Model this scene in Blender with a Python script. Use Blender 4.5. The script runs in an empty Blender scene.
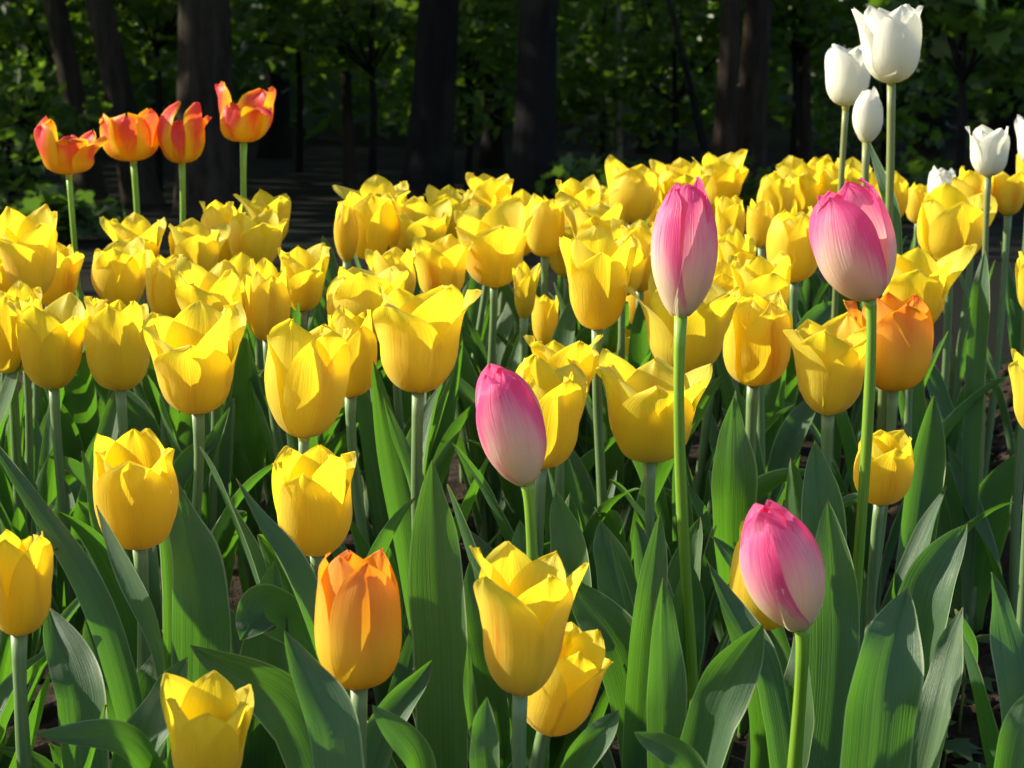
import bpy, math, random
import numpy as np
from mathutils import Vector, Matrix, noise

# ------------------------------------------------------------------ camera, sky, sun, exposure
scene = bpy.context.scene
COL = scene.collection
FPX, W, H = 1911.0, 1024, 768
HORIZON = 80.0
CAM_Z = 0.662
PITCH = math.atan((H / 2 - HORIZON) / FPX)
cd = bpy.data.cameras.new('camera')
cam = bpy.data.objects.new('camera', cd); COL.objects.link(cam)
cd.sensor_width = 36.0; cd.lens = 36.0 * FPX / W
cam.location = (0, 0, CAM_Z); cam.rotation_euler = (math.pi / 2 - PITCH, 0, 0)
cd.clip_start = 0.05; cd.clip_end = 500
cd.dof.use_dof = True; cd.dof.focus_distance = 1.35; cd.dof.aperture_fstop = 21.0
scene.camera = cam

SUN_EL, SUN_AZ = math.radians(28), math.radians(-80)     # azimuth from the view axis (+Y), minus = left
world = bpy.data.worlds.new('World'); scene.world = world; world.use_nodes = True
nt = world.node_tree; nt.nodes.clear()
sky = nt.nodes.new('ShaderNodeTexSky'); sky.sky_type = 'NISHITA'; sky.sun_disc = False
sky.sun_elevation = SUN_EL; sky.sun_rotation = SUN_AZ
bg = nt.nodes.new('ShaderNodeBackground'); bg.inputs['Strength'].default_value = 0.125
wo = nt.nodes.new('ShaderNodeOutputWorld')
nt.links.new(sky.outputs[0], bg.inputs[0]); nt.links.new(bg.outputs[0], wo.inputs[0])
sd = bpy.data.lights.new('sun', 'SUN'); sd.energy = 4.9; sd.angle = math.radians(0.6); sd.color = (1.0, 0.92, 0.77)
sun = bpy.data.objects.new('sun', sd); COL.objects.link(sun)
sdir = Vector((math.sin(SUN_AZ) * math.cos(SUN_EL), math.cos(SUN_AZ) * math.cos(SUN_EL), math.sin(SUN_EL)))
sun.rotation_euler = sdir.to_track_quat('Z', 'Y').to_euler(); sun.location = sdir * 30
vs = scene.view_settings
vs.view_transform = 'Standard'; vs.look = 'None'; vs.exposure = 0.88; vs.gamma = 1.0; vs.use_curve_mapping = False
scene.cycles.max_bounces = 8; scene.cycles.transmission_bounces = 6; scene.cycles.diffuse_bounces = 5
scene.cycles.caustics_reflective = False; scene.cycles.caustics_refractive = False
try:
    scene.cycles.use_denoising = True
except Exception:
    pass

rng = np.random.default_rng(7)
random.seed(7)

# ------------------------------------------------------------------ helpers
CF = Vector((0, math.cos(PITCH), -math.sin(PITCH))); CR = Vector((1, 0, 0)); CU = Vector((0, math.sin(PITCH), math.cos(PITCH)))
def at(px, py, d):
    """the point of the place seen at this pixel, d metres along the view axis"""
    return Vector((0, 0, CAM_Z)) + d * (CF + (px - W / 2) / FPX * CR - (py - H / 2) / FPX * CU)

def sstep(a, b, x):
    t = min(1.0, max(0.0, (x - a) / (b - a))); return t * t * (3 - 2 * t)

def ground_z(x, y):
    bed = 0.11 * (min(max(y, -0.6), 2.9) - 1.0)
    t = sstep(2.9, 4.6, y)
    z = bed * (1 - t) + (-0.07) * t
    furrow = math.exp(-((x - 0.235 * y - 0.01) / 0.06) ** 2) * (1 - t) * sstep(0.8, 1.3, y)
    return z - 0.03 * furrow

def tag(o, label=None, cat=None, group=None, kind=None):
    if label: o['label'] = label
    if cat: o['category'] = cat
    if group: o['group'] = group
    if kind: o['kind'] = kind
    return o

def mesh_from(name, verts, faces, uvs=None, smooth=True):
    me = bpy.data.meshes.new(name)
    me.from_pydata([tuple(v) for v in verts], [], [tuple(f) for f in faces])
    if uvs is not None:
        lay = me.uv_layers.new(name='UVMap')
        idx = np.empty(len(me.loops), dtype=np.int32); me.loops.foreach_get('vertex_index', idx)
        lay.data.foreach_set('uv', np.asarray(uvs, dtype=np.float32)[idx].ravel())
    if smooth:
        me.polygons.foreach_set('use_smooth', np.ones(len(me.polygons), dtype=bool))
    me.update()
    return me

def link(name, me, mat=None, parent=None, loc=None):
    o = bpy.data.objects.new(name, me); COL.objects.link(o)
    if mat is not None and not me.materials: me.materials.append(mat)
    if parent is not None: o.parent = parent
    if loc is not None: o.location = loc
    return o

def empty(name, loc):
    o = bpy.data.objects.new(name, None); COL.objects.link(o); o.location = loc; o.empty_display_size = 0.02
    return o

def grid_faces(nu, nv):
    return [(j * nu + i, j * nu + i + 1, (j + 1) * nu + i + 1, (j + 1) * nu + i) for j in range(nv - 1) for i in range(nu - 1)]

def tube(path, radii, n=10, cap=True):
    """tube along a list of Vectors; returns verts, faces, uvs"""
    V, F, U = [], [], []
    m = len(path); up = Vector((0.13, 0.97, 0.2))
    for k, p in enumerate(path):
        t = (path[min(k + 1, m - 1)] - path[max(k - 1, 0)]).normalized()
        a = t.cross(up); a = a.normalized() if a.length > 1e-6 else Vector((1, 0, 0)); b = t.cross(a)
        for i in range(n):
            th = 2 * math.pi * i / n
            r = radii[k] if not callable(radii) else radii(k / (m - 1), th)
            V.append(p + r * (math.cos(th) * a + math.sin(th) * b)); U.append((i / n, k / (m - 1)))
    for k in range(m - 1):
        for i in range(n):
            F.append((k * n + i, k * n + (i + 1) % n, (k + 1) * n + (i + 1) % n, (k + 1) * n + i))
    if cap:
        F.append(tuple(range(n))[::-1]); F.append(tuple((m - 1) * n + i for i in range(n)))
    return V, F, U

def cr(xs, ys, v):
    """smooth curve through control points (monotone-ish cubic)"""
    xs = np.asarray(xs, float); ys = np.asarray(ys, float); v = np.clip(np.asarray(v, float), xs[0], xs[-1])
    m = np.gradient(ys, xs)
    i = np.clip(np.searchsorted(xs, v, 'right') - 1, 0, len(xs) - 2)
    h = xs[i + 1] - xs[i]; t = (v - xs[i]) / h
    return ((2*t**3 - 3*t**2 + 1) * ys[i] + (t**3 - 2*t**2 + t) * h * m[i] + (-2*t**3 + 3*t**2) * ys[i+1] + (t**3 - t**2) * h * m[i+1])

# ------------------------------------------------------------------ materials
class NT:
    def __init__(s, name):
        s.m = bpy.data.materials.new(name); s.m.use_nodes = True; s.t = s.m.node_tree; s.t.nodes.clear()
        s.out = s.n('ShaderNodeOutputMaterial')
    def n(s, typ, **kw):
        nd = s.t.nodes.new(typ)
        for k, v in kw.items():
            if k in nd.inputs: s.set(nd.inputs[k], v)
            else: setattr(nd, k, v)
        return nd
    def set(s, inp, v):
        if isinstance(v, bpy.types.NodeSocket): s.t.links.new(v, inp)
        else: inp.default_value = (*v, 1) if isinstance(v, tuple) and len(v) == 3 and inp.type == 'RGBA' else v
    def math(s, op, a, b=0.0, clamp=False):
        nd = s.t.nodes.new('ShaderNodeMath'); nd.operation = op; nd.use_clamp = clamp
        s.set(nd.inputs[0], a); s.set(nd.inputs[1], b); return nd.outputs[0]
    def mix(s, f, a, b, mode='MIX'):
        nd = s.t.nodes.new('ShaderNodeMix'); nd.data_type = 'RGBA'; nd.blend_type = mode; nd.clamp_factor = True
        s.set(nd.inputs[0], f); s.set(nd.inputs[6], a); s.set(nd.inputs[7], b); return nd.outputs[2]
    def ramp(s, f, stops):
        nd = s.t.nodes.new('ShaderNodeValToRGB'); e = nd.color_ramp.elements
        while len(e) < len(stops): e.new(0.5)
        for k, (p, c) in enumerate(stops):
            e[k].position = p; e[k].color = (*c, 1) if isinstance(c, tuple) else (c, c, c, 1)
        s.set(nd.inputs[0], f); return nd.outputs[0]
    def uv(s):
        n = s.t.nodes.new('ShaderNodeUVMap'); n.uv_map = 'UVMap'
        x = s.t.nodes.new('ShaderNodeSeparateXYZ'); s.t.links.new(n.outputs[0], x.inputs[0]); return n.outputs[0], x.outputs[0], x.outputs[1]
    def noise(s, vec, scale, detail=3.0, rough=0.55, stretch=None, off=None):
        if stretch is not None:
            mp = s.t.nodes.new('ShaderNodeMapping'); mp.inputs['Scale'].default_value = stretch; s.t.links.new(vec, mp.inputs[0])
            if off is not None: s.t.links.new(off, mp.inputs['Location'])
            vec = mp.outputs[0]
        nd = s.t.nodes.new('ShaderNodeTexNoise'); nd.inputs['Scale'].default_value = scale
        nd.inputs['Detail'].default_value = detail; nd.inputs['Roughness'].default_value = rough
        s.t.links.new(vec, nd.inputs['Vector']); return nd.outputs['Fac']
    def rand(s):
        return s.t.nodes.new('ShaderNodeObjectInfo').outputs['Random']
    def leafy(s, col, tcol, tfac, rough=0.5, spec=0.3, bump=None, bstr=0.2, bdist=0.001, sheen=0.0):
        p = s.t.nodes.new('ShaderNodeBsdfPrincipled')
        s.set(p.inputs['Base Color'], col); s.set(p.inputs['Roughness'], rough); s.set(p.inputs['Specular IOR Level'], spec)
        if sheen: p.inputs['Sheen Weight'].default_value = sheen
        tr = s.t.nodes.new('ShaderNodeBsdfTranslucent'); s.set(tr.inputs[0], tcol)
        if bump is not None:
            b = s.t.nodes.new('ShaderNodeBump'); b.inputs['Strength'].default_value = bstr; b.inputs['Distance'].default_value = bdist
            s.t.links.new(bump, b.inputs['Height']); s.t.links.new(b.outputs[0], p.inputs['Normal']); s.t.links.new(b.outputs[0], tr.inputs['Normal'])
        mx = s.t.nodes.new('ShaderNodeMixShader'); s.set(mx.inputs[0], tfac)
        s.t.links.new(p.outputs[0], mx.inputs[1]); s.t.links.new(tr.outputs[0], mx.inputs[2])
        s.t.links.new(mx.outputs[0], s.out.inputs[0]); return s.m

def petal_common(s):
    uvv, u, v = s.uv()
    r = s.rand()
    cmb = s.t.nodes.new('ShaderNodeCombineXYZ'); s.t.links.new(s.math('MULTIPLY', r, 37.0), cmb.inputs[0]); s.t.links.new(s.math('MULTIPLY', r, 91.0), cmb.inputs[1])
    vein = s.noise(uvv, 1.0, 3.0, 0.6, (46.0, 2.2, 1.0), cmb.outputs[0])
    blot = s.noise(uvv, 1.0, 3.0, 0.55, (3.2, 2.4, 1.0), cmb.outputs[0])
    c = s.math('ABSOLUTE', s.math('SUBTRACT', s.math('MULTIPLY', u, 2.0), 1.0))     # 0 midrib, 1 margin
    return uvv, u, v, c, r, vein, blot

def mat_yellow(name, flame):
    s = NT(name); uvv, u, v, c, r, vein, blot = petal_common(s)
    base = s.mix(r, (0.90, 0.755, 0.050), (0.92, 0.82, 0.085))
    base = s.mix(s.math('MULTIPLY', s.ramp(v, [(0.0, 1.0), (0.22, 0.0)]), 0.5), base, (0.80, 0.50, 0.03))
    # orange flame along the midrib
    fl = s.math('MULTIPLY', s.ramp(c, [(0.0, 1.0), (0.42, 0.0)]), s.ramp(v, [(0.15, 0.0), (0.45, 1.0), (0.75, 0.6), (0.95, 0.0)]))
    fl = s.math('MULTIPLY', fl, s.ramp(vein, [(0.35, 0.25), (0.65, 1.0)]))
    fl = s.math('MULTIPLY', fl, s.math('MULTIPLY', s.ramp(s.math('ADD', s.math('MULTIPLY', blot, 0.5), s.math('MULTIPLY', r, 0.5)), [(0.30, 0.15), (0.7, 1.0)]), flame), True)
    base = s.mix(fl, base, (0.90, 0.27, 0.01))
    base = s.mix(s.math('MULTIPLY', s.ramp(vein, [(0.4, 0.0), (0.7, 1.0)]), 0.15), base, (0.78, 0.46, 0.008))
    trans = s.mix(fl, (0.98, 0.785, 0.030), (0.95, 0.38, 0.010))
    trans = s.mix(s.math('MULTIPLY', s.ramp(vein, [(0.4, 0.0), (0.7, 1.0)]), 0.2), trans, (0.90, 0.58, 0.004))
    return s.leafy(base, trans, 0.60, 0.42, 0.26, s.math('ADD', vein, s.math('MULTIPLY', blot, .8)), 0.35, 0.0016, 0.22)

def mat_orange():
    s = NT('orange_petal'); uvv, u, v, c, r, vein, blot = petal_common(s)
    base = s.ramp(v, [(0.0, (0.88, 0.66, 0.03)), (0.50, (0.90, 0.64, 0.07)), (0.78, (0.90, 0.50, 0.07)), (1.0, (0.90, 0.30, 0.05))])
    fl = s.math('MULTIPLY', s.ramp(c, [(0.0, 1.0), (0.48, 0.0)]), s.ramp(v, [(0.30, 0.0), (0.65, 0.5), (1.0, 0.8)]))
    fl = s.math('MULTIPLY', fl, s.ramp(s.math('ADD', s.math('MULTIPLY', vein, .5), s.math('MULTIPLY', blot, .5)), [(0.38, 0.2), (0.62, 1.0)]), True)
    base = s.mix(fl, base, (0.90, 0.20, 0.015))
    base = s.mix(s.math('MULTIPLY', s.ramp(v, [(0.85, 0.0), (1.0, 1.0)]), .5), base, (0.85, 0.22, .03))
    trans = s.mix(fl, s.ramp(v, [(0.40, (0.96, 0.70, 0.02)), (0.95, (0.95, 0.38, 0.015))]), (0.94, 0.17, 0.006))
    return s.leafy(base, trans, 0.47, 0.42, 0.22, vein, 0.3, 0.0012)

def mat_pink():
    s = NT('pink_petal'); uvv, u, v, c, r, vein, blot = petal_common(s)
    a = s.math('ADD', v, s.math('MULTIPLY', s.math('SUBTRACT', vein, 0.5), 0.55))
    a = s.math('ADD', a, s.math('MULTIPLY', s.math('POWER', c, 2.0), 0.34))
    a = s.math('ADD', a, s.math('MULTIPLY', s.math('SUBTRACT', blot, 0.5), 0.30))
    a = s.math('ADD', a, s.math('MULTIPLY', s.math('SUBTRACT', u, 0.5), 0.34))
    a = s.math('SUBTRACT', a, 0.09)
    base = s.ramp(a, [(0.32, (0.91, 0.84, 0.60)), (0.48, (0.91, 0.76, 0.66)), (0.66, (0.92, 0.42, 0.58)), (0.84, (0.91, 0.19, 0.44)), (1.0, (0.88, 0.12, 0.35))])
    trans = s.ramp(a, [(0.32, (0.95, 0.84, 0.56)), (0.52, (0.94, 0.62, 0.5)), (0.82, (0.92, 0.15, 0.33))])
    base = s.mix(s.math('MULTIPLY', s.ramp(v, [(0.0, 1.0), (0.14, 0.0)]), .7), base, (0.72, 0.68, 0.22))
    return s.leafy(base, trans, 0.54, 0.40, 0.28, vein, 0.5, 0.0016)

def mat_white():
    s = NT('white_petal'); uvv, u, v, c, r, vein, blot = petal_common(s)
    base = s.ramp(v, [(0.0, (0.74, 0.76, 0.40)), (0.22, (0.88, 0.87, 0.76)), (1.0, (0.90, 0.89, 0.83))])
    trans = s.mix(vein, (0.94, 0.92, 0.78), (0.90, 0.87, 0.68))
    return s.leafy(base, trans, 0.42, 0.42, 0.22, vein, 0.3, 0.0014)

def mat_red():
    s = NT('red_petal'); uvv, u, v, c, r, vein, blot = petal_common(s)
    a = s.math('ADD', s.math('MULTIPLY', v, 0.62), s.math('MULTIPLY', s.math('SUBTRACT', vein, 0.5), 0.5))
    a = s.math('ADD', a, s.math('MULTIPLY', s.math('SUBTRACT', 1.0, c), 0.30))
    a = s.math('ADD', a, s.math('MULTIPLY', s.math('SUBTRACT', blot, 0.5), 0.6))
    a = s.math('SUBTRACT', a, s.math('MULTIPLY', s.math('POWER', c, 3.0), 0.22))
    base = s.ramp(a, [(0.26, (0.90, 0.58, 0.02)), (0.46, (0.90, 0.42, 0.03)), (0.60, (0.80, 0.10, 0.05)), (0.95, (0.72, 0.045, 0.10))])
    trans = s.ramp(a, [(0.28, (0.94, 0.60, 0.01)), (0.62, (0.93, 0.24, 0.02)), (1.0, (0.85, 0.07, 0.06))])
    return s.leafy(base, trans, 0.45, 0.4, 0.25, vein, 0.3, 0.0014)

def mat_leaf():
    s = NT('tulip_leaf'); uvv, u, v = s.uv(); r = s.rand()
    cmb = s.t.nodes.new('ShaderNodeCombineXYZ'); s.t.links.new(s.math('MULTIPLY', r, 53.0), cmb.inputs[0]); s.t.links.new(s.math('MULTIPLY', r, 17.0), cmb.inputs[1])
    vein = s.noise(uvv, 1.0, 2.0, 0.5, (60.0, 1.2, 1.0), cmb.outputs[0])
    blot = s.noise(uvv, 1.0, 4.0, 0.6, (3.0, 7.0, 1.0), cmb.outputs[0])
    fine = s.noise(uvv, 1.0, 2.0, 0.6, (90.0, 60.0, 1.0))
    c = s.math('ABSOLUTE', s.math('SUBTRACT', s.math('MULTIPLY', u, 2.0), 1.0))
    base = s.mix(r, (0.036, 0.092, 0.040), (0.065, 0.128, 0.040))
    base = s.mix(s.math('MULTIPLY', s.ramp(blot, [(0.35, 0.0), (0.7, 1.0)]), 0.55), base, (0.080, 0.150, 0.070))
    base = s.mix(s.math('MULTIPLY', s.ramp(vein, [(0.45, 0.0), (0.62, 1.0)]), 0.18), base, (0.11, 0.19, 0.08))
    base = s.mix(s.ramp(c, [(0.92, 0.0), (0.98, 0.9)]), base, (0.38, 0.43, 0.22))  # rim light painted into the colour as a pale line along the margins
    base = s.mix(s.math('MULTIPLY', s.ramp(s.math('ADD', v, s.math('MULTIPLY', s.math('SUBTRACT', fine, .5), .05)), [(0.965, 0.0), (0.995, 1.0)]), 0.8), base, (0.26, 0.17, 0.07))
    base = s.mix(s.math('MULTIPLY', s.ramp(v, [(0.0, 1.0), (0.25, 0.0)]), .5), base, (0.16, 0.22, 0.10))
    trans = s.mix(s.ramp(vein, [(0.35, 0.0), (0.65, 1.0)]), (0.10, 0.34, 0.012), (0.18, 0.44, 0.020))
    rough = s.ramp(fine, [(0.3, 0.42), (0.7, 0.60)])
    spots = s.noise(uvv, 1.0, 2.0, 0.5, (16.0, 44.0, 1.0), cmb.outputs[0])
    base = s.mix(s.math('MULTIPLY', s.ramp(spots, [(0.70, 0.0), (0.76, 1.0)]), .5), base, (0.17, 0.14, 0.06))
    h = s.math('ADD', s.math('MULTIPLY', vein, 0.8), s.math('MULTIPLY', blot, 0.5))
    return s.leafy(base, trans, 0.35, rough, 0.50, h, 0.45, 0.0018)

def mat_stem(name, c1, c2):
    s = NT(name); uvv, u, v = s.uv()
    k = s.noise(uvv, 1.0, 3.0, 0.6, (14.0, 3.0, 1.0)); fine = s.noise(uvv, 1.0, 2.0, .6, (30.0, 60.0, 1.0))
    col = s.mix(s.ramp(k, [(0.35, 0.0), (0.65, 1.0)]), c1, c2)
    col = s.mix(s.math('MULTIPLY', s.ramp(v, [(0.82, 0.0), (1.0, 1.0)]), .5), col, tuple(min(1, x * 1.5 + .02) for x in c2))
    return s.leafy(col, c2, 0.12, 0.42, 0.45, fine, 0.15, 0.0006)

def mat_soil():
    s = NT('soil'); tc = s.t.nodes.new('ShaderNodeTexCoord').outputs['Object']
    sep = s.t.nodes.new('ShaderNodeSeparateXYZ'); s.t.links.new(tc, sep.inputs[0])
    a = s.noise(tc, 45.0, 6.0, 0.65); b = s.noise(tc, 9.0, 4.0, 0.6); f = s.noise(tc, 260.0, 3.0, 0.6)
    col = s.ramp(a, [(0.3, (0.010, 0.0065, 0.004)), (0.5, (0.025, 0.017, 0.010)), (0.72, (0.068, 0.048, 0.030))])
    col = s.mix(s.math('MULTIPLY', s.ramp(b, [(0.4, 0.0), (0.7, 1.0)]), .4), col, (0.040, 0.028, 0.018))
    # beyond the bed: leaf litter with thin grass
    big = s.noise(tc, 1.4, 5.0, 0.6)
    lit = s.mix(s.ramp(big, [(0.42, 0.0), (0.6, 1.0)]), (0.009, 0.006, 0.004), (0.006, 0.010, 0.003))
    lit = s.mix(s.ramp(a, [(0.55, 0.0), (0.75, 1.0)]), lit, (0.02, 0.015, 0.008))
    far = s.ramp(s.math('DIVIDE', sep.outputs[1], 10.0), [(0.32, 0.0), (0.40, 1.0)])
    col = s.mix(far, col, lit)
    p = s.n('ShaderNodeBsdfPrincipled'); s.set(p.inputs['Base Color'], col); p.inputs['Roughness'].default_value = 0.95; p.inputs['Specular IOR Level'].default_value = 0.15
    bp = s.t.nodes.new('ShaderNodeBump'); bp.inputs['Strength'].default_value = 0.8; bp.inputs['Distance'].default_value = 0.008
    s.t.links.new(s.math('ADD', a, s.math('MULTIPLY', f, 0.4)), bp.inputs['Height']); s.t.links.new(bp.outputs[0], p.inputs['Normal'])
    s.t.links.new(p.outputs[0], s.out.inputs[0]); return s.m

def mat_bark(name, c1, c2):
    s = NT(name); tc = s.t.nodes.new('ShaderNodeTexCoord').outputs['Object']
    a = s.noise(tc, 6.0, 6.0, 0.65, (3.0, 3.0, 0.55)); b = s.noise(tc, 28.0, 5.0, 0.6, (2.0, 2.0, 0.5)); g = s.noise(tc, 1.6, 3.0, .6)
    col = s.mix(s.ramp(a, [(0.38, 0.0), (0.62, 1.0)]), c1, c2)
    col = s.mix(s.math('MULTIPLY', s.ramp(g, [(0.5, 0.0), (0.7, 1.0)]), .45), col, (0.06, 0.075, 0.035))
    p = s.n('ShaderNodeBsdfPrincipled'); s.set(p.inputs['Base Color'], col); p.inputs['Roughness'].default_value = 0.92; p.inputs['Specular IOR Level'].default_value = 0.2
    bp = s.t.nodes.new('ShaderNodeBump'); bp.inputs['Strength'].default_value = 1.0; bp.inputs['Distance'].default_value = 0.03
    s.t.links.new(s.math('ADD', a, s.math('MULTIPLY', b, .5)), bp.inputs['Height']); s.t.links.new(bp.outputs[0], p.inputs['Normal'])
    s.t.links.new(p.outputs[0], s.out.inputs[0]); return s.m

def mat_tree_leaf(name, c1, c2, t1):
    s = NT(name)
    g = s.t.nodes.new('ShaderNodeNewGeometry').outputs['Random Per Island']
    col = s.mix(g, c1, c2); tr = s.mix(g, t1, tuple(min(1, x * 1.35) for x in t1))
    return s.leafy(col, tr, 0.42, 0.5, 0.35)

M = dict(
    yellow=mat_yellow('yellow_petal', 0.38), flame=mat_yellow('flamed_yellow_petal', 0.95), orange=mat_orange(), pink=mat_pink(),
    white=mat_white(), red=mat_red(), leaf=mat_leaf(),
    stem=mat_stem('blue_green_stem', (0.105, 0.185, 0.070), (0.175, 0.26, 0.10)),
    stem_bright=mat_stem('bright_green_stem', (0.13, 0.27, 0.018), (0.22, 0.38, 0.03)),
    stem_olive=mat_stem('olive_stem', (0.13, 0.22, 0.05), (0.22, 0.22, 0.08)),
    pistil=mat_stem('pistil', (0.45, 0.42, 0.10), (0.55, 0.50, 0.12)), anther=mat_stem('anther', (0.03, 0.022, 0.02), (0.10, 0.07, 0.03)),
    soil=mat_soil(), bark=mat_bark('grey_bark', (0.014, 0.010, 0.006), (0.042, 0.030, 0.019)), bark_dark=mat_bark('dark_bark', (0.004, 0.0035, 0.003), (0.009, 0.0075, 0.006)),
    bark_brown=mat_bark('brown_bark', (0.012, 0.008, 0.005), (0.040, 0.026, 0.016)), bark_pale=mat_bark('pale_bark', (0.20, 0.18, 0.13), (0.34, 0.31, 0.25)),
    tree_leaf=mat_tree_leaf('tree_leaf', (0.025, 0.048, 0.011), (0.046, 0.078, 0.020), (0.13, 0.26, 0.018)),
    maple_leaf=mat_tree_leaf('maple_leaf', (0.034, 0.070, 0.013), (0.060, 0.105, 0.024), (0.18, 0.34, 0.02)),
)

# ------------------------------------------------------------------ ground
def build_ground():
    def axis(lo, hi, near_lo, near_hi, n_near, n_far):
        a = np.linspace(near_lo, near_hi, n_near)
        l = near_lo - np.geomspace(0.03, near_lo - lo, n_far)[::-1]; r = near_hi + np.geomspace(0.03, hi - near_hi, n_far)
        return np.concatenate([l, a, r])
    xs = axis(-150, 150, -1.0, 1.0, 170, 34); ys = axis(-60, 200, 0.9, 3.2, 190, 40)
    V = []
    for y in ys:
        for x in xs:
            z = ground_z(x, y)
            near = (abs(x) < 1.4 and 0.5 < y < 3.8)
            if near:
                z += 0.013 * noise.fractal(Vector((x * 16, y * 16, 0)), 0.8, 2.1, 4) + 0.006 * noise.noise(Vector((x * 70, y * 70, 3)))
            elif y > 4:
                z += 0.05 * noise.noise(Vector((x * .35, y * .35, 5))) * sstep(4, 7, y)
            V.append((x, y, z))
    o = link('ground', mesh_from('ground', V, grid_faces(len(xs), len(ys))), M['soil'])
    tag(o, kind='structure')
build_ground()

def build_clods():
    V, F = [], []
    for k in range(900):
        y = random.uniform(1.2, 3.1)
        x = (0.235 * y + random.gauss(0, 0.07)) if random.random() < .6 else random.uniform(-.32, .32) * y
        r = 0.0025 + 0.010 * random.random() ** 3
        z = ground_z(x, y) + 0.004
        b = len(V); n, m = 6, 4
        sx, sy, sz = random.uniform(.7, 1.4), random.uniform(.7, 1.4), random.uniform(.5, .9)
        for j in range(m + 1):
            ph = math.pi * j / m
            for i in range(n):
                th = 2 * math.pi * i / n
                q = r * (1 + random.uniform(-.22, .22))
                V.append((x + q * sx * math.sin(ph) * math.cos(th), y + q * sy * math.sin(ph) * math.sin(th), z + q * sz * math.cos(ph)))
        for j in range(m):
            for i in range(n):
                F.append((b + j * n + i, b + (j + 1) * n + i, b + (j + 1) * n + (i + 1) % n, b + j * n + (i + 1) % n))
    o = link('soil_crumbs', mesh_from('soil_crumbs', V, F), M['soil'])
    tag(o, 'loose dark crumbs of earth lying on the bare soil between plants', 'soil', kind='stuff')
build_clods()

# ------------------------------------------------------------------ tulips
SHAPES = dict(   # top radius factor (mean, spread), width factor, belly position radius factors
    cup=dict(top=(0.90, 0.13), wid=1.02, mid=(0.60, 0.86, 1.0, 1.0), hv=0.05, curl=0.10),
    vase=dict(top=(1.03, 0.07), wid=1.0, mid=(0.50, 0.74, 0.88, 0.90), hv=0.04, curl=0.10),
    flare=dict(top=(1.13, 0.15), wid=1.0, mid=(0.52, 0.71, 0.85, 0.88), hv=0.06, curl=0.14),
    open=dict(top=(1.05, 0.28), wid=1.02, mid=(0.56, 0.78, 0.92, 0.98), hv=0.10, curl=0.22),
    goblet=dict(top=(0.74, 0.10), wid=1.04, mid=(0.62, 0.88, 1.0, 0.96), hv=0.05, curl=0.06),
    egg=dict(top=(0.56, 0.07), wid=1.06, mid=(0.5, 0.8, 1.0, 0.95), hv=0.04, curl=0.04),
    closed=dict(top=(0.40, 0.14), wid=1.12, mid=(0.50, 0.78, 0.97, 0.92), hv=0.03, curl=-0.02),
    parrot=dict(top=(1.20, 0.42), wid=0.68, mid=(0.66, 0.90, 1.0, 1.02), hv=0.16, curl=-0.20),
)

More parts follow.
